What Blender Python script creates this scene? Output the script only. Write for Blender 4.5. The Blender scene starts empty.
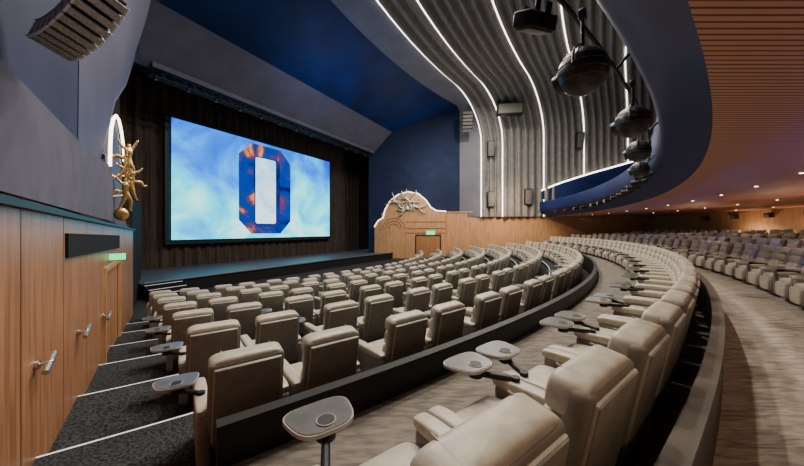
import bpy, bmesh, math, random
from mathutils import Vector, Matrix
random.seed(4)
pi=math.pi
scene=bpy.context.scene
COL=scene.collection
A29=math.radians(29); SA,CA=math.sin(A29),math.cos(A29)
CX,CY=-21.5,29.7          # centre of the seating arcs
def SN(S,N,z=0): return Vector((SA*S-CA*N, CA*S+SA*N, z))
def toSN(x,y): return (SA*x+CA*y, -CA*x+SA*y)
def Sl(N): return -1.04+.417*N
def Sr(N): return 34.4-Sl(N)
def PR(R,a,z=0): return Vector((CX+R*math.cos(a),CY+R*math.sin(a),z))
A0=math.atan2(-CY,-CX)
def lim(R,side,gap=0):
    # angle at which the arc of radius R reaches side wall (+gap)
    lo,hi=(math.radians(-85),math.radians(-29)) if side=='l' else (math.radians(-29),math.radians(40))
    for _ in range(40):
        m=(lo+hi)/2; p=PR(R,m); S,N=toSN(p.x,p.y)
        if side=='l':
            if S-Sl(N)-gap<0: lo=m
            else: hi=m
        else:
            if Sr(N)-S-gap>0: lo=m
            else: hi=m
    return (lo+hi)/2

# ---------------------------------------------------------------- materials
def mat(name,col,rough=.6,metal=0,emit=None,es=0,noise=0,nscale=5,nstretch=(1,1,1),col2=None,bump=0,spec=.5,coat=0,sheen=0):
    m=bpy.data.materials.new(name); m.use_nodes=True
    nt=m.node_tree; b=nt.nodes['Principled BSDF']
    b.inputs['Base Color'].default_value=(*col,1)
    b.inputs['Roughness'].default_value=rough
    b.inputs['Metallic'].default_value=metal
    b.inputs['Specular IOR Level'].default_value=spec
    b.inputs['Coat Weight'].default_value=coat
    if emit:
        b.inputs['Emission Color'].default_value=(*emit,1); b.inputs['Emission Strength'].default_value=es
    if col2 or bump:
        tc=nt.nodes.new('ShaderNodeTexCoord'); mp=nt.nodes.new('ShaderNodeMapping'); mp.inputs['Scale'].default_value=nstretch
        nz=nt.nodes.new('ShaderNodeTexNoise'); nz.inputs['Scale'].default_value=nscale; nz.inputs['Detail'].default_value=6
        nt.links.new(tc.outputs['Object'],mp.inputs['Vector']); nt.links.new(mp.outputs['Vector'],nz.inputs['Vector'])
        if col2:
            cr=nt.nodes.new('ShaderNodeValToRGB'); cr.color_ramp.elements[0].position=.38; cr.color_ramp.elements[1].position=.62
            cr.color_ramp.elements[0].color=(*col,1); cr.color_ramp.elements[1].color=(*col2,1)
            nt.links.new(nz.outputs['Fac'],cr.inputs['Fac']); nt.links.new(cr.outputs['Color'],b.inputs['Base Color'])
        if bump:
            bp=nt.nodes.new('ShaderNodeBump'); bp.inputs['Strength'].default_value=bump; bp.inputs['Distance'].default_value=.02
            nt.links.new(nz.outputs['Fac'],bp.inputs['Height']); nt.links.new(bp.outputs['Normal'],b.inputs['Normal'])
    return m
M={}
M['leather']=mat('taupe_leather',(.38,.335,.27),.40,col2=(.46,.41,.33),nscale=14,bump=.15)
M['leatherb']=mat('taupe_leather_shell',(.18,.162,.135),.5,col2=(.22,.197,.163),nscale=9,bump=.1)
M['pipe']=mat('leather_piping',(.42,.37,.29),.5)
M['base']=mat('black_plinth',(.015,.015,.017),.5)
M['tray']=mat('tray_laminate',(.085,.08,.076),.3,col2=(.12,.115,.11),nscale=6)
M['trayrim']=mat('tray_rim',(.35,.32,.29),.35)
M['steel']=mat('brushed_steel',(.65,.64,.62),.28,metal=1)
M['black']=mat('black_satin',(.008,.008,.009),.5,spec=.3)
M['blackm']=mat('black_matt',(.012,.012,.013),.9,spec=.15)
M['grille']=mat('speaker_grille',(.06,.056,.052),.6,col2=(.14,.13,.12),nscale=60)
M['arraybody']=mat('array_cabinet',(.06,.055,.05),.5)
M['arraygrille']=mat('array_grille',(.22,.19,.155),.6,col2=(.38,.33,.27),nscale=70)
M['arrayrim']=mat('array_rigging',(.5,.48,.45),.5)
M['woodl']=mat('walnut_veneer',(.21,.092,.04),.42,col2=(.35,.165,.078),nscale=3,nstretch=(7,7,.35),bump=.03)
M['woodr']=mat('oak_veneer',(.38,.19,.08),.45,col2=(.50,.27,.13),nscale=2,nstretch=(5,5,.4))
M['wallgrey']=mat('grey_acoustic_fabric',(.075,.074,.105),.85,col2=(.09,.088,.125),nscale=3,bump=.05,spec=.2)
M['navy']=mat('navy_plaster',(.020,.024,.055),.7,col2=(.027,.031,.068),nscale=1.2,spec=.2)
M['purple']=mat('mauve_plaster',(.058,.058,.088),.6,col2=(.072,.072,.108),nscale=.8,spec=.3)
M['blueceil']=mat('royal_blue_plaster',(.003,.011,.055),.6,col2=(.004,.018,.09),nscale=.5,spec=.2)
M['bluewall']=mat('blue_wall_fabric',(.009,.015,.042),.8,col2=(.012,.020,.052),nscale=1,spec=.2)
M['greyband']=mat('warm_grey_plaster',(.10,.10,.12),.6,col2=(.12,.12,.14),nscale=.6,spec=.3)
M['rib']=mat('fluted_plaster',(.15,.144,.138),.55,col2=(.19,.182,.172),nscale=2,spec=.3)
M['balblue']=mat('balcony_blue',(.006,.014,.068),.6,col2=(.009,.020,.09),nscale=.4,spec=.15)
M['curtain']=mat('brown_velour_drape',(.040,.030,.024),.9,col2=(.065,.05,.04),nscale=2,nstretch=(3,3,.3),spec=.1)
M['stage']=mat('stage_deck',(.07,.075,.10),.45)
M['cove']=mat('cove_led',(1,1,1),.5,emit=(1,.90,.76),es=7)
M['covearch']=mat('arch_cove_led',(1,1,1),.5,emit=(1,.84,.62),es=6)
M['gold']=mat('gilt_bronze',(.62,.40,.16),.35,metal=1)
M['bronze']=mat('silvered_bronze',(.45,.41,.34),.4,metal=.7)
M['nosing']=mat('step_nosing',(.55,.55,.53),.5,emit=(.9,.95,1),es=.45)
M['exit']=mat('exit_sign_green',(.02,.3,.1),.5,emit=(.05,1,.3),es=1.8)
M['bulb']=mat('batten_lens',(.25,.3,.45),.2,coat=1)
M['warm']=mat('downlight_lens',(1,.9,.8),.5,emit=(1,.75,.5),es=12)
M['door']=mat('door_veneer',(.28,.12,.045),.4,col2=(.36,.16,.07),nscale=2,nstretch=(5,5,.4))

def carpet(name,c1,c2,scale,stretch=(1,1,1),dots=False):
    m=mat(name,c1,.95,col2=c2,nscale=scale,nstretch=stretch,bump=.3,spec=.1)
    return m
M['carpetd']=carpet('dark_speckled_carpet',(.009,.010,.012),(.052,.054,.056),38)
M['carpetl']=carpet('taupe_carpet',(.12,.105,.09),(.205,.183,.155),5,(1,4,1))
# streaked aisle carpet running round the arc
def streak():
    m=mat('streaked_aisle_carpet',(.2,.17,.14),.9,spec=.15)
    nt=m.node_tree;b=nt.nodes['Principled BSDF']
    g=nt.nodes.new('ShaderNodeTexCoord')
    mp=nt.nodes.new('ShaderNodeMapping'); mp.inputs['Rotation'].default_value=(0,0,math.radians(-20)); mp.inputs['Scale'].default_value=(1.6,9,1)
    nz=nt.nodes.new('ShaderNodeTexNoise'); nz.inputs['Scale'].default_value=3; nz.inputs['Detail'].default_value=8; nz.inputs['Distortion'].default_value=.6
    cr=nt.nodes.new('ShaderNodeValToRGB'); cr.color_ramp.elements[0].position=.25; cr.color_ramp.elements[1].position=.72
    cr.color_ramp.elements[0].color=(.13,.11,.09,1); cr.color_ramp.elements[1].color=(.42,.36,.30,1)
    L=nt.links.new
    L(g.outputs['Object'],mp.inputs['Vector']);L(mp.outputs[0],nz.inputs['Vector']);L(nz.outputs['Fac'],cr.inputs['Fac']);L(cr.outputs[0],b.inputs['Base Color'])
    return m
M['streak']=streak()
def slats():
    m=mat('timber_slat_ceiling',(.3,.1,.05),.5)
    nt=m.node_tree;b=nt.nodes['Principled BSDF'];L=nt.links.new
    g=nt.nodes.new('ShaderNodeTexCoord'); sx=nt.nodes.new('ShaderNodeSeparateXYZ')
    L(g.outputs['Object'],sx.inputs[0])
    mu=nt.nodes.new('ShaderNodeMath');mu.operation='MULTIPLY';mu.inputs[1].default_value=16
    L(sx.outputs['Y'],mu.inputs[0])
    fr=nt.nodes.new('ShaderNodeMath');fr.operation='FRACT';L(mu.outputs[0],fr.inputs[0])
    cr=nt.nodes.new('ShaderNodeValToRGB');cr.color_ramp.interpolation='LINEAR'
    e=cr.color_ramp.elements;e[0].position=.24;e[0].color=(.06,.02,.012,1);e[1].position=.32;e[1].color=(.53,.235,.125,1)
    L(fr.outputs[0],cr.inputs['Fac']);L(cr.outputs[0],b.inputs['Base Color'])
    bp=nt.nodes.new('ShaderNodeBump');bp.inputs['Strength'].default_value=.6;bp.inputs['Distance'].default_value=.02
    L(cr.outputs[0],bp.inputs['Height']);L(bp.outputs[0],b.inputs['Normal'])
    return m
M['slat']=slats()
def screenmat(name,stops,scale,strength,dist=1.5,grad=-.22):
    m=bpy.data.materials.new(name);m.use_nodes=True;nt=m.node_tree;L=nt.links.new
    nt.nodes.remove(nt.nodes['Principled BSDF']);out=nt.nodes['Material Output']
    em=nt.nodes.new('ShaderNodeEmission');em.inputs['Strength'].default_value=strength
    tc=nt.nodes.new('ShaderNodeTexCoord');nz=nt.nodes.new('ShaderNodeTexNoise');nz.inputs['Scale'].default_value=scale
    nz.inputs['Detail'].default_value=8;nz.inputs['Distortion'].default_value=dist
    cr=nt.nodes.new('ShaderNodeValToRGB');r=cr.color_ramp
    while len(r.elements)<len(stops): r.elements.new(.5)
    for e,(p,c) in zip(r.elements,stops): e.position=p;e.color=(*c,1)
    sx=nt.nodes.new('ShaderNodeSeparateXYZ');L(tc.outputs['Generated'],sx.inputs[0])
    ma=nt.nodes.new('ShaderNodeMath');ma.operation='MULTIPLY_ADD';ma.inputs[1].default_value=grad;L(sx.outputs['Z'],ma.inputs[0])
    L(tc.outputs['Object'],nz.inputs['Vector'])
    ad=nt.nodes.new('ShaderNodeMath');ad.operation='ADD';ad.inputs[1].default_value=-grad/2;L(nz.outputs['Fac'],ad.inputs[0]);L(ad.outputs[0],ma.inputs[2])
    L(ma.outputs[0],cr.inputs['Fac']);L(cr.outputs[0],em.inputs['Color']);L(em.outputs[0],out.inputs['Surface'])
    return m
M['scr']=screenmat('projected_cloud_image',[(.28,(.0,.08,.60)),(.38,(.0,.20,.95)),(.46,(.0,.42,1)),(.54,(.0,.70,1)),(.62,(.15,.95,1)),(.76,(.85,1,1))],.26,2.1,.6,-.30)
M['scrring']=screenmat('projected_emblem_ring',[(.30,(.002,.006,.09)),(.44,(.004,.04,.40)),(.52,(.01,.05,.32)),(.58,(.16,.04,.12)),(.63,(.95,.30,.03)),(.72,(.1,.6,1))],.45,1.3,.8,.06)
M['scrin']=screenmat('projected_emblem_center',[(.3,(.2,.6,1)),(.6,(.75,.95,1))],.3,2.0)

# ---------------------------------------------------------------- mesh helpers
def obj(name,me,parent=None):
    o=bpy.data.objects.new(name,me);COL.objects.link(o)
    if parent:o.parent=parent
    return o
def empty(name,loc=(0,0,0)):
    o=bpy.data.objects.new(name,None);o.location=loc;COL.objects.link(o);return o
def mesh(name,vs,fs,mats,smooth=False,fm=None,parent=None):
    me=bpy.data.meshes.new(name);me.from_pydata([tuple(v) for v in vs],[],fs)
    for m in mats: me.materials.append(m)
    if fm:
        for p,i in zip(me.polygons,fm):p.material_index=i
    if smooth:
        for p in me.polygons:p.use_smooth=True
    me.update();return obj(name,me,parent)
def grid(name,fn,nu,nv,mats,smooth=True,mf=None,parent=None):
    vs=[fn(i/nu,j/nv) for j in range(nv+1) for i in range(nu+1)]
    fs=[];fm=[]
    for j in range(nv):
        for i in range(nu):
            a=j*(nu+1)+i;fs.append((a,a+1,a+nu+2,a+nu+1));fm.append(mf(i/nu,j/nv) if mf else 0)
    return mesh(name,vs,fs,mats,smooth,fm,parent)
def lerp(a,b,t):return a+(b-a)*t
def interp(pts,x):
    if x<=pts[0][0]:return pts[0][1]
    for (a,b),(c,d) in zip(pts,pts[1:]):
        if x<=c:return lerp(b,d,(x-a)/(c-a))
    return pts[-1][1]
def addbm(bm,t,mi,mtx=None,smooth=True):
    if mtx is not None: bmesh.ops.transform(t,matrix=mtx,verts=t.verts)
    for f in t.faces:f.material_index=mi;f.smooth=smooth
    me=bpy.data.meshes.new('tmp');t.to_mesh(me);t.free();bm.from_mesh(me);bpy.data.meshes.remove(me)
def rbox(bm,c,s,r=.03,mi=0,rot=None,seg=3,taper=1,smooth=True):
    t=bmesh.new();bmesh.ops.create_cube(t,size=1)
    for v in t.verts:
        k=taper if v.co.z>0 else 1
        v.co=Vector((v.co.x*s[0]*k,v.co.y*s[1],v.co.z*s[2]))
    if r>0:bmesh.ops.bevel(t,geom=t.edges[:],offset=r,segments=seg,profile=.5,affect='EDGES')
    m=Matrix.Translation(c)
    if rot is not None:m=m@rot
    addbm(bm,t,mi,m,smooth and r>0)
def sgnp(x,e):return math.copysign(abs(x)**e,x)
def superell(bm,c,s,e1=.35,e2=.35,mi=0,rot=None,nu=24,nv=12):
    t=bmesh.new();rings=[]
    for j in range(nv+1):
        ph=-pi/2+pi*j/nv;ring=[]
        for i in range(nu):
            th=2*pi*i/nu
            x=sgnp(math.cos(ph),e1)*sgnp(math.cos(th),e2);y=sgnp(math.cos(ph),e1)*sgnp(math.sin(th),e2);z=sgnp(math.sin(ph),e1)
            ring.append(t.verts.new((x*s[0]/2,y*s[1]/2,z*s[2]/2)))
        rings.append(ring)
    for j in range(nv):
        for i in range(nu):
            t.faces.new((rings[j][i],rings[j][(i+1)%nu],rings[j+1][(i+1)%nu],rings[j+1][i]))
    bmesh.ops.remove_doubles(t,verts=t.verts,dist=1e-5)
    m=Matrix.Translation(c)
    if rot is not None:m=m@rot
    addbm(bm,t,mi,m)
def cyl(bm,p0,p1,r,mi=0,seg=16,r2=None):
    p0=Vector(p0);p1=Vector(p1);d=p1-p0
    t=bmesh.new();bmesh.ops.create_cone(t,cap_ends=True,segments=seg,radius1=r,radius2=r if r2 is None else r2,depth=d.length)
    m=Matrix.Translation((p0+p1)/2)@d.to_track_quat('Z','Y').to_matrix().to_4x4()
    addbm(bm,t,mi,m)
def tubeline(bm,pts,r,mi=0,seg=8):
    for a,b in zip(pts,pts[1:]):cyl(bm,a,b,r,mi,seg)
def fin(bm,name,mats,loc=None,rotz=None,sharp=True):
    me=bpy.data.meshes.new(name);bm.to_mesh(me);bm.free()
    for m in mats:me.materials.append(m)
    if sharp:
        try: me.set_sharp_from_angle(angle=math.radians(40))
        except Exception: pass
    return me
RX=lambda a:Matrix.Rotation(a,4,'X')
RY=lambda a:Matrix.Rotation(a,4,'Y')
RZ=lambda a:Matrix.Rotation(a,4,'Z')

# ---------------------------------------------------------------- recliner
def recliner_mesh():
    bm=bmesh.new();tilt=RX(math.radians(11))
    rbox(bm,(0,.02,.10),(.56,.62,.20),.02,3)
    rbox(bm,(0,.06,.27),(.58,.66,.20),.04,1)
    superell(bm,(0,.10,.41),(.56,.66,.18),.45,.25,0)
    superell(bm,(0,.42,.27),(.55,.12,.30),.4,.35,0)
    for sx in(-1,1):
        rbox(bm,(sx*.330,.03,.30),(.10,.74,.48),.035,1)
        superell(bm,(sx*.330,.05,.565),(.115,.74,.085),.5,.3,0)
    # back shell, rear panel with piping
    rbox(bm,(0,-.335,.635),(.63,.11,.78),.045,1,tilt,4,taper=.96)
    rbox(bm,(0,-.392,.635),(.560,.03,.69),.012,2,tilt,2,taper=.96)
    rbox(bm,(0,-.400,.635),(.548,.03,.678),.012,1,tilt,2,taper=.96)
    # front cushions
    superell(bm,(0,-.235,.56),(.55,.17,.29),.45,.28,0,tilt)
    superell(bm,(0,-.285,.77),(.55,.16,.22),.45,.28,0,tilt)
    superell(bm,(0,-.345,.950),(.60,.185,.21),.5,.22,0,tilt)
    rbox(bm,(0,-.438,.940),(.57,.012,.007),.003,2,tilt,1)
    for sx in(-1,1):rbox(bm,(sx*.20,-.345,1.045),(.006,.15,.012),.002,2,tilt,1)
    return fin(bm,'recliner',[M['leather'],M['leatherb'],M['pipe'],M['base']])
REC=recliner_mesh()
def tray_mesh(bx,by=-.26):
    # swivel tray carried on an elbow bracket that sits in the chair arm
    bm=bmesh.new()
    def plate(z0,z1,k,mi):
        t=bmesh.new();n=40
        pts=[]
        for i in range(n):
            th=2*pi*i/n
            x=.175*sgnp(math.cos(th),.62)*k;y=.145*sgnp(math.sin(th),.62)*k
            x*=1+.18*(y/.155)
            pts.append((x,y))
        b=[t.verts.new((x,y,z0)) for x,y in pts];u=[t.verts.new((x,y,z1)) for x,y in pts]
        for i in range(n):t.faces.new((b[i],b[(i+1)%n],u[(i+1)%n],u[i]))
        t.faces.new(u);t.faces.new(b[::-1]);addbm(bm,t,mi,None,False)
    plate(.655,.676,1,1);plate(.66,.680,.95,0)
    cyl(bm,(0,-.06,.66),(0,-.06,.686),.052,1,24);cyl(bm,(0,-.06,.66),(0,-.06,.688),.045,2,24)
    cyl(bm,(0,-.06,.59),(0,-.06,.66),.05,2,20)
    cyl(bm,(0,-.06,.615),(bx,by,.615),.022,2,12);cyl(bm,(bx,by,.53),(bx,by,.635),.03,2,16)
    return fin(bm,'tray',[M['tray'],M['trayrim'],M['black'],M['steel']])
TR_R=tray_mesh(.19);TR_L=tray_mesh(-.19);TR_NR=tray_mesh(.14,-.30);TR_NL=tray_mesh(-.14,-.30);TR_N0=tray_mesh(-.13,-.36)
def put(me,name,R,a,z,loff=(0,0),jit=0):
    p=PR(R,a,z);th=a+pi/2 # facing the arc centre
    o=obj(name,me)
    o.rotation_euler=(0,0,th+jit);o.location=p
    return o

# ---------------------------------------------------------------- tiers / floors
def ring(name,R0,R1,z,m,zskirt=None,nose=None,al=None,ar=None,n=90,parent=None):
    vs=[];fs=[];fm=[]
    def row(R,zz):
        a,b=(lim(R,'l',-.02) if al is None else al),(lim(R,'r',-.02) if ar is None else ar)
        i0=len(vs)
        for i in range(n+1):vs.append(PR(R,lerp(a,b,i/n),zz))
        return i0
    def band(i0,i1,mi):
        for i in range(n):fs.append((i0+i,i0+i+1,i1+i+1,i1+i));fm.append(mi)
    a=row(R0,z);b=row(R1,z);band(a,b,0)
    if zskirt is not None:
        c=row(R0,zskirt);band(c,a,1)
        if nose:
            d=row(R0-.004,z+.004);e=row(R0+.025,z+.004);f=row(R0-.004,z-.012);band(d,e,2);band(f,d,2)
    return mesh(name,vs,fs,[m,M['blackm'],M['nosing']],False,fm,parent)
floor=empty('floor')
ROWS=[]
for k in range(7):
    z=-2.13-.17*k
    R1=34.2 if k==0 else 32.4-1.7*(k-1)
    R0=32.4-1.7*k if k<6 else 13.5
    ring('front_tier_%d'%(k+1),R0,R1,z,M['carpetd'],z-.17 if k<6 else None,nose=k<6,parent=floor)
    ROWS.append((33.3-1.7*k,z))
AL1=lim(34.2,'l',1.35)
AR1=lim(34.2,'r',1.35)
ring('mid_tier',34.2,36.32,-1.68,M['carpetl'],-2.2,al=AL1,ar=AR1,parent=floor)
ring('cross_aisle',36.32,37.25,-1.5,M['streak'],-1.7,parent=floor)
UP=[(38.05,-1.5),(39.85,-1.38),(41.65,-1.26),(43.45,-1.14),(45.25,-1.02)]
ring('rear_tier_1',37.25,38.9,-1.5,M['streak'],None,parent=floor)
for i,(r,z) in enumerate(UP[1:]):
    ring('rear_tier_%d'%(i+2),r-.95,r+.95 if i<3 else 46.8,z,M['streak'],z-.12,nose=True,parent=floor)

def curvewall(name,Ra,Rb,z0,z1,al,ar,m,cap,capz=.03,ov=.02):
    n=110;vs=[];fs=[];fm=[]
    prof=[(Ra,z0),(Ra,z1),(Ra-ov,z1),(Ra-ov,z1+capz),(Rb+ov,z1+capz),(Rb+ov,z1),(Rb,z1),(Rb,z0)]
    for i in range(n+1):
        a=lerp(al,ar,i/n)
        for R,z in prof:vs.append(PR(R,a,z))
    k=len(prof)
    for i in range(n):
        for j in range(k-1):
            p=i*k+j;fs.append((p,p+1,p+k+1,p+k));fm.append(1 if 1<=j<=5 else 0)
    fs.append(tuple(range(k)));fm.append(0);fs.append(tuple(n*k+j for j in range(k)));fm.append(0)
    return mesh(name,vs,fs,[m,cap],False,fm)
capm=mat('dark_cap_rail',(.014,.013,.0125),.5,spec=.25)
curvewall('front_partition',34.12,34.22,-2.13,-1.40,AL1,AR1,M['black'],capm,.025,.005)
curvewall('aisle_partition',36.31,36.38,-1.68,-1.03,lim(36.35,'l',1.2),lim(36.35,'r',1.2),mat('partition_laminate',(.03,.027,.025),.4,spec=.3),mat('taupe_cap_rail',(.09,.075,.06),.5),.025,.015)

# ---------------------------------------------------------------- seats
T0=.50
for k,(R,z) in enumerate(ROWS):
    gl=1.75-.8*(k/6)
    a=lim(R,'l',gl);ae=lim(R,'r',gl+.3)
    if k==0:a=A0+T0/36.66
    i=0
    while a<ae:
        put(REC,'cinema_recliner',R,a,z)
        step=.80 if i%2==0 else 1.04
        if i%2==1 and a+step/R<ae: put(TR_L,'swivel_tray_table',R-.40,a+.52/R,z)
        a+=step/R;i+=1
    a=lim(R,'l',gl) if k else A0+T0/36.66
    if k<4: put(TR_R,'swivel_tray_table',R-.24,a-.52/R,z)
# middle row
a=A0+(.80-.785)/35.7;i=-1;ae=lim(35.65,'r',2)
while a<ae:
    put(REC,'cinema_recliner',35.71,a,-1.68)
    if i==0: put(TR_N0,'swivel_tray_table',35.10,a-.19/35.6,-1.68)
    elif i%2==0:
        put(TR_NR,'swivel_tray_table',35.16,a-.59/35.6,-1.68)
        put(TR_NL,'swivel_tray_table',35.16,a-.19/35.6,-1.68)
    a+=.785/35.67;i+=1
# rear tiers
for k,(R,z) in enumerate(UP):
    a=A0+(2.2+k*.2)/R;ae=lim(R,'r',1.6);i=0
    while a<ae:
        put(REC,'cinema_recliner',R,a,z)
        if i%2==1:put(TR_L,'swivel_tray_table',R-.4,a+.5/R,z)
        a+=(.82 if i%2==0 else 1.0)/R;i+=1

# ---------------------------------------------------------------- left wall
wl=empty('wall_left')
def LW(N,z,off=0):return SN(Sl(N)+off,N,z)
def woodtop(N):return interp([(-6,.36),(4,.27),(14.5,-.02)],N)
grid('backing',lambda u,v:LW(lerp(-6,14.6,u),lerp(-3.6,.2,v),-.06),10,1,[M['blackm']],parent=wl)
vs=[];fs=[]
def panel(N0,N1,zb0,zt0,zb1,zt1,off,off2,vs,fs):
    i=len(vs)
    for o in(off,off2):
        vs+= [LW(N0,zb0,o),LW(N1,zb1,o),LW(N1,zt1,o),LW(N0,zt0,o)]
    fs+=[(i,i+1,i+2,i+3),(i+4,i+5,i+6,i+7),(i,i+1,i+5,i+4),(i+1,i+2,i+6,i+5),(i+2,i+3,i+7,i+6),(i+3,i,i+4,i+7)]
n0=-6.0
while n0<14.3:
    n1=min(n0+1.25,14.5);g=.012
    if n0<8.0-.01 and n1>8.0:n1=8.0
    if abs(n0-8.0)<.01:
        n1=10.4;panel(n0+g,n1-g,-.75,woodtop(n0),-.75,woodtop(n1),-.05,.02,vs,fs)
    else:panel(n0+g,n1-g,-3.5,woodtop(n0),-3.5,woodtop(n1),-.05,.02,vs,fs)
    n0=n1
mesh('timber_panels',vs,fs,[M['woodl']],parent=wl)
gb=[(-6,.36,1.2),(2,.3,1.2),(6.2,.23,1.2),(8.3,.2,1.35),(9.2,.15,1.1),(10.5,.1,.45),(12.2,.06,.08)]
vs=[];fs=[]
for (N,b,t) in gb:
    vs+=[LW(N,b,.06),LW(N,t,.06),LW(N,t,-.12)]
for i in range(len(gb)-1):
    a=i*3;fs+=[(a,a+3,a+4,a+1),(a+1,a+4,a+5,a+2)]
mesh('fabric_band',vs,fs,[M['wallgrey']],parent=wl)
vs=[];fs=[]
panel(-6,14.5,.36,.42,-.02,.03,.0,.09,vs,fs)
mesh('trim_1',vs,fs,[M['black']],parent=wl)
Hp=[(-14,15),(2,14.6),(8,14.0),(10.2,13.2),(17,10.8),(19,8.4)]
def Hc(N):return interp(Hp,N)
grid('upper_plaster',lambda u,v:LW(lerp(-6,6.25,u),lerp(1.15,Hc(6.2),v),-.03+.9*v*v),12,24,[M['navy']],parent=wl)
grid('recess_lining',lambda u,v:LW(lerp(6,20,u),lerp(-3.4,11,v),-.9),4,4,[M['curtain']],parent=wl)
E=[(6.2,1.2),(7.6,1.25),(8.3,1.55),(8.7,2.3),(9.6,3.1),(12,4.5),(15.2,6.9),(16.4,8.9),(17.0,10.8)]
def Ept(t):
    x=t*(len(E)-1);i=min(int(x),len(E)-2);f=x-i
    return lerp(E[i][0],E[i+1][0],f),lerp(E[i][1],E[i+1][1],f)
def wing(u,v):
    n0,z0=Ept(u);n1=lerp(6.2,17.0,u**.8)
    N=lerp(n0,n1,v);z=lerp(z0,max(Hc(n1),z0+.01),v)
    off=-.02+.55*math.sin(pi*v)*math.sin(pi*min(1,u*1.1))+.9*v*v
    return LW(N,z,off)
grid('splay_wing',wing,64,24,[M['purple']],parent=wl)
bm=bmesh.new();tubeline(bm,[wing(i/64,0) for i in range(14,65)],.05,0,8)
obj('wing_edge_roll',fin(bm,'lip',[M['purple']]),wl)
grid('stage_return',lambda u,v:LW(lerp(14.5,19.3,u),lerp(-3.4,1.2,v),.0),4,2,[M['blackm']],parent=wl)
bm=bmesh.new()
pts=[LW(N,z,.06) for N,z in [(8.45,1.35),(8.5,1.8),(8.65,2.2),(8.95,2.5),(9.4,2.72),(9.9,2.78),(10.4,2.65),(10.9,2.35),(11.1,1.9)]]
tubeline(bm,pts,.03,0,8)
obj('arch_cove_light',fin(bm,'arch',[M['covearch']]),wl)
# plaster backing plate of the sculpture niche
def niche(u,v):
    N=lerp(8.4,11.2,u);top=interp([(8.4,1.7),(8.65,2.2),(8.95,2.5),(9.4,2.72),(9.9,2.78),(10.4,2.65),(10.9,2.35),(11.2,1.6)],N)
    return LW(N,lerp(.05,top,v),.0)
grid('niche_plate',niche,24,6,[M['purple']],parent=wl)
vs=[];fs=[];panel(5.3,10.2,-.34,-.04,-.46,-.14,.022,.05,vs,fs)
mesh('wall_slot_display',vs,fs,[M['blackm']])
dl=empty('door_1')
vs=[];fs=[];panel(8.05,9.18,-3.2,-.82,-3.2,-.82,-.045,-.01,vs,fs);panel(9.22,10.35,-3.2,-.82,-3.2,-.82,-.045,-.01,vs,fs)
mesh('door_leaves',vs,fs,[M['door']],parent=dl)
vs=[];fs=[]
panel(7.97,8.06,-3.2,-.76,-3.2,-.76,0,.06,vs,fs);panel(10.34,10.43,-3.2,-.76,-3.2,-.76,0,.06,vs,fs);panel(8,10.4,-.84,-.75,-.84,-.75,0,.06,vs,fs)
mesh('door_frame',vs,fs,[M['woodr']],parent=dl)
bm=bmesh.new();rbox(bm,(0,0,0),(.30,.05,.17),.01,1,None,1);rbox(bm,(0,-.028,0),(.27,.01,.14),.003,0,None,1)
o=obj('exit_sign',fin(bm,'exs',[M['exit'],M['black']]));o.location=LW(8.6,-.58,.17);o.rotation_euler=(0,0,pi/2-A29-.35)
for (y,z) in[(2.75,-1.25),(4.1,-1.41),(5.75,-1.66)]:
    x=-1.21-.797*y;bm=bmesh.new()
    S,N=toSN(x,y);p0=LW(N,z,.022)
    wd=(LW(N+1,z)-LW(N,z)).normalized();nn=Vector((wd.y,-wd.x,0))
    cyl(bm,p0,p0+nn*.03,.04,0,20);cyl(bm,p0,p0+nn*.09,.014,0)
    e=p0+nn*.09
    cyl(bm,e-wd*.13-Vector((0,0,.045)),e+wd*.15+Vector((0,0,.045)),.026,0,16)
    rbox(bm,e,(.05,.05,.05),.012,0)
    obj('grab_handle',fin(bm,'handle',[M['steel']]))

# ---------------------------------------------------------------- right wall + vault
wr=empty('wall_right')
def RWp(N,z,off=0):return SN(Sr(N)-off,N,z)
grid('blue_fabric',lambda u,v:RWp(lerp(9.9,19.4,u),lerp(-3.4,Hc(lerp(9.9,19.4,u))+.1,v)),10,6,[M['bluewall']],parent=wr)
grid('timber_wainscot',lambda u,v:RWp(lerp(-12.5,18.0,u),lerp(-3.5,interp([(-3,1.36),(1,1.5),(8,1.9),(18,1.9)],lerp(-12.5,18,u)),v),.10),60,2,[M['woodr']],parent=wr)
grid('lower_backing',lambda u,v:RWp(lerp(-12.5,10.2,u),lerp(-3.5,3.0,v),.02),20,2,[M['greyband']],parent=wr)
bm=bmesh.new();tubeline(bm,[RWp(N,interp([(-3,1.36),(1,1.5),(8,1.9),(18,1.9)],N),.12) for N in[-3,-1,1,3,5,8,13]],.07,0,8)
obj('trim_2',fin(bm,'t2',[M['woodr']]),wr)
cap=empty('ceiling')
def wN(N):return 18.24-.417*N
def corner(N):return interp([(8,1),(10.4,.06)],N)
def prof(t,N,off,z0=1.4):
    w=wN(N);H=Hc(N);c=corner(N);a=6*c;b=5*c
    if t<.2:
        k=t/.2;s=w;z=lerp(z0,H-b,k);n=(-1,0)
    elif t<.4:
        th=(t-.2)/.2*pi/2;s=w-a+a*math.cos(th);z=H-b+b*math.sin(th);n=(-math.cos(th),-math.sin(th))
    elif t<.85:
        k=(t-.4)/.45;s=lerp(w-a,-(w-a),k);z=H;n=(0,-1)
    else:
        th=(t-.85)/.15*pi/2;s=-(w-a)-a*math.sin(th);z=H-b+b*math.cos(th);n=(math.sin(th),-math.cos(th))
    q=1-(s/w)**2
    return SN(17.2+s+n[0]*off, N+1.9*q, z+n[1]*off)
grid('plain_band',lambda u,v:prof(u,lerp(8,10.2,v),lerp(.30,.0,v)),120,6,[M['greyband']],parent=cap)
bays=[(6.0,8.0,3),(2.2,6.0,6),(-1.4,2.2,6),(-5.2,-1.4,6),(-9.5,-5.2,6),(-13.5,-9.5,5)]
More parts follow.
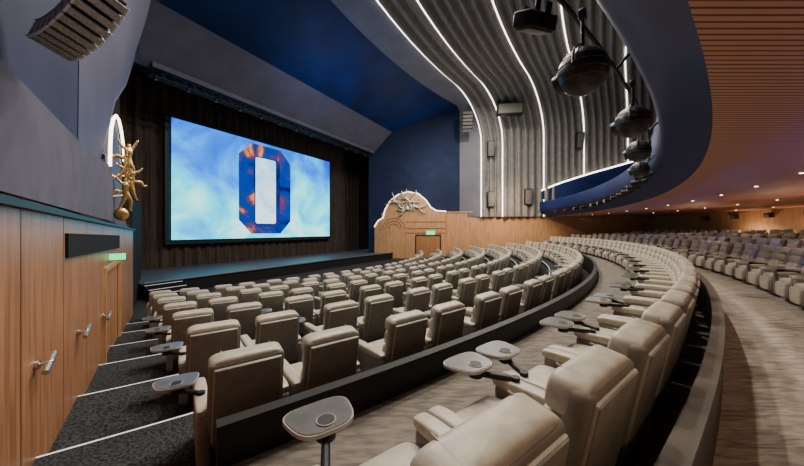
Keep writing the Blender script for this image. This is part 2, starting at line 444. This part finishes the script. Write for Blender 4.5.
for bi,(n0,n1,k) in enumerate(bays):
    def fn(u,v):
        ph=v*k
        off=.15+.45*abs(math.sin(pi*ph))+.25*v
        return prof(u,lerp(n0,n1,v),off)
    grid('fluted_bay_%d'%(bi+1),fn,90,k*8,[M['rib']],parent=cap)
    if n1<=8.0:
        vs=[];fs=[];nn_=110
        for i in range(nn_+1):
            u=i/nn_
            vs+=[prof(u,n1-.035,.40),prof(u,n1-.035,.48),prof(u,n1+.035,.48)]
        for i in range(nn_):
            a=i*3;fs+=[(a,a+3,a+4,a+1),(a+1,a+4,a+5,a+2)]
        mesh('cove_strip_%d'%(bi+1),vs,fs,[M['cove']],parent=cap)
def blue(u,v):
    N=lerp(10.2,17,v);w=wN(N);s=lerp(w,-w,u);q=1-(s/w)**2
    return SN(17.2+s,N+1.9*q*(1-v),Hc(N))
grid('blue_plaster',blue,60,10,[M['blueceil']],parent=cap)
pro=empty('proscenium_arch')
def fas(u,v):
    N=lerp(17,19,v);w=wN(N)
    return SN(17.2+lerp(w,-w,u),N,Hc(N))
grid('splayed_fascia',fas,10,6,[M['purple']],parent=pro)
mesh('soffit',[SN(2,19,8.4),SN(31,19,8.4),SN(34,23.4,9.6),SN(0,23.4,9.6)],[(0,1,2,3)],[M['blackm']],parent=pro)
bm=bmesh.new()
for (dn,dz) in[(0,0),(.35,0),(.0,.35),(.35,.35)]:
    cyl(bm,SN(7.2,18.75+dn,8.0+dz),SN(27.2,18.75+dn,8.0+dz),.05,0)
for i in range(39):
    s=7.4+i*.51
    cyl(bm,SN(s,18.75,8.0),SN(s+.25,19.1,8.35),.025,0,6);cyl(bm,SN(s+.25,18.75,8.35),SN(s+.5,18.75,8.0),.025,0,6)
    if i%3==0:
        rbox(bm,SN(s,18.72,7.9),(.16,.16,.2),.02,0);rbox(bm,SN(s,18.72,7.79),(.09,.09,.03),.005,1)
rbox(bm,SN(17.2,18.6,8.5),(.12,20.0,.28),.01,2,RZ(-A29),1)
obj('lighting_batten',fin(bm,'batten',[M['black'],M['bulb'],M['purple']]))
def drape(u,v):
    S=lerp(-2,36,u);return SN(S,23.2+.10*math.sin(S*9)+.05*math.sin(S*23),lerp(-2.5,9.7,v))
grid('stage_curtain',drape,420,1,[M['curtain']])
scr=empty('cinema_screen')
def quad(name,pts,N,m):mesh(name,[SN(s,N,z) for s,z in pts],[tuple(range(len(pts)))],[m],parent=scr)
S0,S1=9.8,24.6
quad('border',[(S0-.3,-.95),(S1+.3,-.95),(S1+.3,7.6),(S0-.3,7.6)],22.75,M['black'])
quad('picture',[(S0,-.65),(S1,-.65),(S1,7.35),(S0,7.35)],22.6,M['scr'])
def octa(c,zc,w,h,ch):
    return [(c-w+ch,zc-h),(c+w-ch,zc-h),(c+w,zc-h+ch),(c+w,zc+h-ch),(c+w-ch,zc+h),(c-w+ch,zc+h),(c-w,zc+h-ch),(c-w,zc-h+ch)]
quad('emblem_ring',octa(16.85,3.4,2.5,3.7,1.1),22.57,M['scrring'])
M['scrdark']=screenmat('projected_emblem_shade',[(.3,(.0,.01,.10)),(.6,(.02,.04,.35))],.5,1.0)
quad('emblem_inner_edge',octa(16.92,3.2,1.25,2.95,.3),22.555,M['scrdark'])
quad('emblem_center',octa(16.75,3.3,.98,2.75,.12),22.54,M['scrin'])
st=empty('stage')
def stf(u):
    S=lerp(6.3,28.2,u);return S,17.1-1.0*max(0,u-.75)*4*.4
def deck(u,v):
    S,n=stf(u);return SN(S,lerp(n,23.0,v),-2.5)
grid('deck',deck,30,2,[M['stage']],parent=st)
grid('apron_front',lambda u,v:SN(stf(u)[0],stf(u)[1]+.02,lerp(-3.3,-2.5,v)),30,1,[M['blackm']],parent=st)
bm=bmesh.new();tubeline(bm,[SN(stf(i/20)[0],stf(i/20)[1],-2.47) for i in range(21)],.05,0,8)
obj('deck_nosing',fin(bm,'n',[M['stage']]),st)
ss=empty('stage_steps')
bm=bmesh.new()
for i in range(4):
    c=SN(6.9,15.6+i*.38,-3.15+.08+i*.16)
    rbox(bm,c,(1.5,.40,.16),.01,0,RZ(pi/2-A29),1)
    rbox(bm,SN(6.9,15.42+i*.38,-3.15+.165+i*.16),(1.5,.05,.012),.002,1,RZ(pi/2-A29),1)
obj('treads',fin(bm,'treads',[M['blackm'],M['nosing']]),ss)

# ---------------------------------------------------------------- arched timber feature on right wall
def RWb(N,z,off):return RWp(N,z,off)
ar=empty('arched_feature_panel')
out=[(18.6,-3.1),(18.6,.3),(18.2,1.0),(17.7,1.3),(17.5,2.2),(17.0,3.1),(16.2,3.8),(15.2,4.1),(14.2,3.9),(13.4,3.2),(12.9,2.4),(12.4,2.05),(11.4,1.95),(11.4,-3.1)]
vs=[RWb(N,z,.35) for N,z in out]+[RWb(N,z,.12) for N,z in out];k=len(out)
fs=[tuple(range(k))]+[(i,(i+1)%k,k+(i+1)%k,k+i) for i in range(k)]
mesh('arched_timber',vs,fs,[M['woodr']],parent=ar)
bm=bmesh.new();tubeline(bm,[RWb(N,z+.03,.40) for N,z in out[1:13]],.06,0,8)
obj('glowing_edge',fin(bm,'ge',[mat('edge_led',(1,1,1),.5,emit=(1,.85,.65),es=2.5)]),ar)
bm=bmesh.new()
for r in(.5,.8,1.1):
    pts=[RWb(16.6+r*math.cos(t),.2+r*math.sin(t),.38) for t in[pi*i/16 for i in range(17)]]
    tubeline(bm,pts,.04,0,6)
for z in(.2,-.3,.9):
    tubeline(bm,[RWb(15.4,z,.38),RWb(11.5,z,.38)],.035,0,6)
obj('mouldings',fin(bm,'mo',[M['door']]),ar)
d2=empty('door_2')
vs=[];fs=[]
for(n0,n1) in((12.0,13.15),(13.2,14.35)):
    i=len(vs);vs+=[RWb(n0,-3.1,.39),RWb(n1,-3.1,.39),RWb(n1,-.6,.39),RWb(n0,-.6,.39)];fs.append((i,i+1,i+2,i+3))
mesh('leaves',vs,fs,[M['door']],parent=d2)
bm=bmesh.new();tubeline(bm,[RWb(11.95,-3.1,.4),RWb(11.95,-.55,.4),RWb(14.4,-.55,.4),RWb(14.4,-3.1,.4)],.06,0,6)
obj('frame',fin(bm,'fr',[M['black']]),d2)
bm=bmesh.new();wdr=math.atan2(*(RWp(1,0)-RWp(0,0)).yx)
rbox(bm,RWb(12.9,-.3,.45),(.9,.1,.4),.01,0,RZ(wdr),1)
obj('exit_sign',fin(bm,'ex',[M['exit']]))

# ---------------------------------------------------------------- relief figures (skin)
FIG=[
 ('pel',0,0,0,.13),('waist',.03,.22,.02,.10),('chest',.08,.45,.03,.15),('neck',.12,.64,.03,.055),('head',.17,.80,.03,.10),
 ('ls',-.10,.55,.06,.06),('le',-.36,.72,.08,.045),('lh',-.52,1.0,.08,.03),
 ('rs',.27,.52,.06,.06),('re',.50,.72,.08,.045),('rh',.74,.95,.1,.03),
 ('lk',-.30,-.34,.05,.08),('la',-.62,-.62,.05,.04),('lt',-.78,-.66,.05,.03),
 ('rk',.22,-.42,.06,.08),('ra',.10,-.86,.04,.04),('rt',.16,-1.0,.04,.03),
 ('d1',-.30,.15,.0,.06),('d2',-.65,.30,.0,.09),('d3',-.95,.18,.0,.06),('d4',-1.15,.34,.0,.02)]
FE=[('pel','waist'),('waist','chest'),('chest','neck'),('neck','head'),('chest','ls'),('ls','le'),('le','lh'),('chest','rs'),('rs','re'),('re','rh'),('pel','lk'),('lk','la'),('la','lt'),('pel','rk'),('rk','ra'),('ra','rt'),('waist','d1'),('d1','d2'),('d2','d3'),('d3','d4')]
def figures(name,specs,ex,ez,ey,origin,m,kx=1,kr=1):
    vs=[];es=[];rad=[];roots=[]
    for(ox,oz,rot,sc,fl) in specs:
        b=len(vs);idx={f[0]:b+i for i,f in enumerate(FIG)};roots.append(b)
        for(_,x,z,y,r) in FIG:
            x*=fl;X=(x*math.cos(rot)-z*math.sin(rot))*kx;Z=x*math.sin(rot)+z*math.cos(rot)
            vs.append(origin+ex*(ox+X*sc)+ez*(oz+Z*sc)+ey*y*sc);rad.append(r*sc*kr)
        es+=[(idx[a],idx[c]) for a,c in FE]
    me=bpy.data.meshes.new(name);me.from_pydata([tuple(v) for v in vs],es,[]);me.materials.append(m)
    o=obj(name,me);sk=o.modifiers.new('Skin','SKIN');
    lay=me.skin_vertices[0].data if me.skin_vertices else None
    if lay is None:
        bmm=bmesh.new();bmm.from_mesh(me);bmm.verts.layers.skin.verify();bmm.to_mesh(me);bmm.free();lay=me.skin_vertices[0].data
    for i,r in enumerate(rad):
        lay[i].radius=(r,r);lay[i].use_root=(i in roots)
    ss=o.modifiers.new('Sub','SUBSURF');ss.levels=1;ss.render_levels=2;sk.use_smooth_shade=True
    return o
wd=(LW(1,0)-LW(0,0)).normalized();nn=Vector((wd.y,-wd.x,0));Z=Vector((0,0,1))
aud=SN(0,-1)
FO=LW(8.95,1.22,.30)
figures('gilded_relief_sculpture',[(.02,.38,.15,.50,1),(.05,-.10,-.35,.48,-1),(-.02,-.38,.25,.44,1),(.0,.05,.5,.40,1)],SN(1,0),Z,aud,FO,M['gold'],.58,1.2)
rd=(RWp(0,0)-RWp(1,0)).normalized();rn=Vector((-rd.y,rd.x,0))
if rn.dot(SN(-1,0))<0:rn=-rn
figures('bronze_relief_sculpture',[(-1.0,.3,1.0,1.2,-1),(.2,.5,.7,1.2,-1),(1.2,-.2,1.1,1.1,-1),(-.4,-.5,-.9,1.0,1)],rd,Z,rn,RWp(15.2,2.6,.5),M['bronze'])
bm=bmesh.new();az=math.atan2(wd.y,wd.x)
for zz in(.75,1.2,1.65):
    cyl(bm,LW(8.95,zz,.03),LW(8.95,zz+.05,.30),.025,0,8);cyl(bm,LW(8.95,zz,.01),LW(8.95,zz,.04),.06,0,12)
superell(bm,LW(8.95,.36,.20),(.16,.26,.30),1,1,0,RZ(az))
obj('sculpture_bracket',fin(bm,'br',[M['gold']]))

# ---------------------------------------------------------------- balcony
bal=empty('balcony')
def sweep(name,prof_,a0,a1,mats,n=120,parent=None,mi=None):
    vs=[];fs=[];fm=[];k=len(prof_)
    for i in range(n+1):
        a=lerp(a0,a1,i/n)
        for R,z in prof_:vs.append(PR(R,a,z))
    for i in range(n):
        for j in range(k-1):
            p=i*k+j;fs.append((p,p+1,p+k+1,p+k));fm.append(mi[j] if mi else 0)
    return mesh(name,vs,fs,mats,True,fm,parent)
aL=lim(36,'l',-.6);aR=lim(36,'r',-.1)
sweep('fascia',[(36.32,1.35),(36.25,1.42),(36.0,1.66),(35.75,1.86),(35.68,1.95),(35.64,2.1),(35.62,2.8),(35.7,2.86),(35.95,2.86),(36.05,2.7)],aL,aR,[M['balblue']],parent=bal)
ring('slatted_soffit',36.3,46.8,1.35,M['slat'],al=aL,ar=lim(46.8,'r',-.1),parent=bal)
ring('balcony_floor',36.05,46.8,2.7,M['blackm'],al=aL,ar=lim(46.8,'r',-.1),parent=bal)
sweep('wall_rear',[(46.6,-1.3),(46.6,1.36)],aL,lim(46.6,'r'),[M['woodr']])
sweep('wall_rear_upper',[(46.7,2.6),(46.7,15)],aL,lim(46.6,'r'),[M['navy']])
dlm=bmesh.new();DL=[]
for R in(38.3,41.5,44.9):
    t=1.5
    while t<34:
        p=PR(R,A0+t/R,1.345);cyl(dlm,p,p+Vector((0,0,-.015)),.06,0,16);cyl(dlm,p,p+Vector((0,0,-.02)),.04,1,16);DL.append(p);t+=2.6
obj('soffit_downlights',fin(dlm,'dl',[M['steel'],M['warm']]))
for i in range(14):
    a=A0+(6+i*2.5)/46.5
    bm=bmesh.new();rbox(bm,(0,0,0),(.42,.26,.3),.02,0);rbox(bm,(0,.135,0),(.36,.01,.25),.004,1);rbox(bm,(0,-.15,0),(.08,.06,.1),.01,0)
    o=obj('surround_speaker',fin(bm,'sp',[M['black'],M['grille']]));o.location=PR(46.38,a,.95);o.rotation_euler=(math.radians(-8),0,a+pi/2)
bm=bmesh.new()
tubeline(bm,[PR(35.50,A0+t/35.4,1.93) for t in[.3+.8*i for i in range(44)]],.022,0,8)
for t in[1+3.2*i for i in range(11)]:
    cyl(bm,PR(35.50,A0+t/35.4,1.93),PR(35.66,A0+t/35.4,2.1),.02,0,8)
obj('lighting_boom',fin(bm,'boom',[M['black']]))
def globe():
    bm=bmesh.new()
    superell(bm,(0,0,0),(.40,.40,.40),1,1,0,None,32,16)
    for z in(-.09,-.03,.03,.09):
        r=math.sqrt(.04-z*z)+.001
        pts=[(r*math.cos(t),r*math.sin(t),z) for t in[2*pi*i/32 for i in range(33)]]
        tubeline(bm,pts,.003,2,5)
    cyl(bm,(0,.17,-.04),(0,.215,-.055),.09,0,20);cyl(bm,(0,.2,-.05),(0,.22,-.056),.07,2,20)
    tubeline(bm,[(.225*math.cos(t),0,.225*math.sin(t)) for t in[pi*i/12 for i in range(13)]],.010,0,6)
    cyl(bm,(0,0,.22),(0,-.0,.54),.014,0);rbox(bm,(0,0,.50),(.06,.06,.09),.012,0)
    return fin(bm,'globe',[mat('globe_housing',(.008,.008,.009),.4,col2=(.03,.029,.027),nscale=18),M['steel'],M['grille']])
G=globe()
for(t,zz,R) in[(2.80,1.38,35.58),(4.7,1.40,35.58),(7.0,1.49,35.38),(9.3,1.5,35.3)]:
    p=PR(R,A0+(t)/35.4,zz)
    o=obj('spherical_luminaire',G);o.location=p;o.rotation_euler=(0,0,A0+t/35.4+pi/2)
def spot():
    bm=bmesh.new();cyl(bm,(0,-.2,0),(0,.18,-.05),.09,0,16,.11);cyl(bm,(0,.17,-.05),(0,.22,-.057),.12,0,16);cyl(bm,(0,.215,-.056),(0,.225,-.057),.1,1,16)
    cyl(bm,(0,0,0),(0,0,.26),.015,0);rbox(bm,(0,-.02,.12),(.26,.03,.04),.008,0)
    for s in(-1,1):rbox(bm,(s*.12,-.02,.04),(.02,.05,.2),.005,0)
    return fin(bm,'spot',[M['black'],M['steel']])
SP=spot()
for t in[11.5,13,14.5,16,17.2,18.6,20.2,21.6,23,25,26.5,28.5,30.5]:
    o=obj('stage_spotlight',SP);o.location=PR(35.45,A0+t/35.4,1.68);o.rotation_euler=(0,0,A0+t/35.4+pi/2+random.uniform(-.4,.4))
bm=bmesh.new();rbox(bm,(0,0,0),(.15,.36,.11),.02,0);rbox(bm,(0,0,-.06),(.12,.3,.01),.004,1);cyl(bm,(0,0,.05),(0,0,.3),.02,0)
for s in(-1,1):rbox(bm,(s*.09,0,.03),(.015,.06,.16),.004,0)
o=obj('floodlight',fin(bm,'fl',[M['black'],M['grille']]));o.location=(1.0,2.25,1.56);o.rotation_euler=(.25,.35,-.9)
bm=bmesh.new();cyl(bm,(1.04,2.27,1.84),PR(35.50,A0+1.9/35.4,1.93),.02,0)
obj('fixture_arm',fin(bm,'fa',[M['black']]))

# ---------------------------------------------------------------- loudspeakers
def line_array(n,w,h,d,step,g,body,rim):
    bm=bmesh.new()
    p=Vector((0,0,0));ang=0
    for i in range(n):
        R_=RX(-ang);c=p+R_@Vector((0,0,-h/2))
        rbox(bm,c,(w,d,h*.90),.006,0,R_,1)
        rbox(bm,c+R_@Vector((0,d/2,0)),(w*.96,.012,h*.78),.004,1,R_,1)
        for s in(-1,1):
            rbox(bm,c+R_@Vector((s*w*.5,0,0)),(.010,d*.72,h*.74),.003,1,R_,1)
            rbox(bm,c+R_@Vector((s*w*.5,d*.48,0)),(.02,.014,h*1.02),.004,2,R_,1)
            rbox(bm,c+R_@Vector((s*w*.5,-d*.48,0)),(.02,.014,h*.9),.004,2,R_,1)
        p=p+R_@Vector((0,0,-h));ang+=step
    rbox(bm,(0,0,.02),(w*.9,d*.7,.03),.005,0)
    cyl(bm,(0,0,.02),(0,-d*.8,.16),.012,0)
    return fin(bm,'array',[body,g,rim])
LA=line_array(10,.26,.074,.16,math.radians(9),M['arraygrille'],M['arraybody'],M['arrayrim'])
o=obj('line_array_speaker',LA)
e_z=Vector((.42,.10,.90)).normalized();e_y=Vector((.80,-.42,-.42));e_y=(e_y-e_z*e_y.dot(e_z)).normalized();e_x=e_y.cross(e_z)
mt=Matrix((e_x,e_y,e_z)).transposed().to_4x4();mt.translation=Vector((-2.42,2.45,1.93))
o.matrix_world=mt
LB=line_array(6,1.0,.32,.5,math.radians(7),M['grille'],M['black'],M['black'])
o=obj('line_array_speaker',LB);o.location=prof(.30,8.6,1.0);o.rotation_euler=(0,0,math.atan2(rn.y,rn.x)-pi/2)
def boxsp():
    bm=bmesh.new();rbox(bm,(0,0,0),(.7,.45,1.6),.03,0);rbox(bm,(0,.23,0),(.6,.01,1.45),.004,1);rbox(bm,(0,-.3,.3),(.15,.3,.15),.02,0)
    return fin(bm,'bs',[M['black'],M['grille']])
BS=boxsp()
for(N,z) in[(7.0,8.4),(7.0,3.2),(3.6,3.4),(-1,9)]:
    o=obj('wall_loudspeaker',BS);o.location=RWp(N,z,.85);o.rotation_euler=(math.radians(-8),0,math.atan2(rn.y,rn.x)-pi/2)
bm=bmesh.new();rbox(bm,(0,0,0),(2.4,.7,1.1),.05,0);rbox(bm,(0,.36,0),(2.2,.01,.9),.004,1);cyl(bm,(0,0,.5),(0,-1.4,1.2),.05,0)
o=obj('hanging_loudspeaker',fin(bm,'hl',[M['black'],M['grille']]));o.rotation_euler=(0,0,math.atan2(rn.y,rn.x)-pi/2)
o.location=prof(.30,4.6,1.6)
sb=empty('side_box_front')
def sbp(u):
    N=lerp(2.4,-12,u);return N,interp([(-12,8.5),(-6,6.8),(-2,5.6),(1,4.6),(2.4,4.0)],N),.9-.5*max(0,1-u*5)
grid('box_fascia',lambda u,v:RWp(sbp(u)[0],lerp(2.7,sbp(u)[1],v),sbp(u)[2]+.15*v),30,3,[M['balblue']],parent=sb)
bm=bmesh.new();tubeline(bm,[RWp(sbp(i/24)[0],sbp(i/24)[1]+.05,sbp(i/24)[2]+.2) for i in range(25)],.06,0,8)
obj('box_cove',fin(bm,'bc',[M['cove']]),sb)

# ---------------------------------------------------------------- lights
def light(name,kind,loc,power,col,size=.3,target=None,spot=None,blend=.6):
    l=bpy.data.lights.new(name,kind);l.energy=power;l.color=col
    if kind=='AREA':l.shape='DISK';l.size=size
    else:l.shadow_soft_size=size
    if spot:l.spot_size=math.radians(spot);l.spot_blend=blend
    o=bpy.data.objects.new(name,l);o.location=loc;COL.objects.link(o)
    if target is not None:
        o.rotation_euler=(Vector(target)-Vector(loc)).to_track_quat('-Z','Y').to_euler()
    return o
WW=(1,.91,.78)
for(S,N,p) in[(8,6,1100),(17,7,1200),(26,6,1200),(12,1.5,950),(22,1,950),(6,3,650)]:
    light('house_light','AREA',SN(S,N,12.4),p,WW,.5,SN(S,N,-3))
light('blue_cornice_wash','AREA',SN(17,13.5,7.5),180,(.35,.5,1),1.2,SN(17,13.8,13))
light('wing_wash','SPOT',SN(7.5,8.5,2.2),300,(.85,.78,1),.3,LW(11,8),110)
light('left_wall_wash','SPOT',SN(6.0,5,6.0),210,(1,.88,.9),.3,LW(4,.5),110)
light('timber_wash','SPOT',SN(3.6,3.5,.6),55,(1,.78,.55),.1,LW(4.5,-1.2),100)
light('array_fill','SPOT',(-.9,1.6,.9),16,(1,.9,.8),.1,(-2.8,2.5,1.75),40)  # added light to brighten the speaker array, not a hall fixture
light('sculpture_spot','SPOT',LW(8.2,3.0,2.2),90,(1,.82,.55),.1,FO,45)
light('aisle_wash','AREA',SN(3.2,6,5.5),100,WW,.5,SN(2.0,6.5,-2.5))
for N in(16,11,4,-2):
    light('vault_uplight','POINT',SN(27,min(N,12),6.5),270,(1,.95,.88),.5)
light('crest_spot','SPOT',SN(24,12,5),650,(1,.8,.6),.3,RWp(14,1,.2),70)
light('wainscot_wash','AREA',SN(29.5,5,3.5),300,(1,.75,.5),.8,RWp(5,-.5))
for i,p in enumerate(DL):
    if i%2==0:light('soffit_downlamp','SPOT',p-Vector((0,0,.06)),70,(1,.78,.56),.05,p-Vector((0,0,3)),140)
for t in(1.5,5,10,15,20,26):
    p=PR(40.75,A0+t/40.75,-.55);light('soffit_bounce_fill','SPOT',p,95,(1,.74,.52),.05,p+Vector((0,0,3)),150)  # added lamps hidden behind the seats, standing in for bounce onto the soffit
for t in(6,10,14,18,22,26,30,34):
    p=PR(45.75,A0+t/45.9,-.4);light('rear_wall_fill','SPOT',p,130,(1,.75,.52),.05,PR(46.6,A0+t/45.9,.5),165)  # added unseen lamps behind the last row that brighten the rear wall
for t in(5,8,11,14,18,22,26,30):
    light('blue_floor_lamp','POINT',PR(39.0,A0+t/39,-.95),18,(.1,.2,1),.05)
light('near_row_wash','AREA',SN(5.5,3.2,4.5),95,WW,.35,SN(2.5,-.4,-1.2))
w=bpy.data.worlds.new('World');scene.world=w;w.use_nodes=True
w.node_tree.nodes['Background'].inputs[0].default_value=(.2,.25,.4,1);w.node_tree.nodes['Background'].inputs[1].default_value=.1
# ---------------------------------------------------------------- camera
c=bpy.data.cameras.new('Camera');c.sensor_width=36;c.lens=13.43;c.shift_y=-3/804;c.clip_start=.05;c.clip_end=200
co=bpy.data.objects.new('Camera',c);co.rotation_euler=(pi/2,0,0);COL.objects.link(co);scene.camera=co
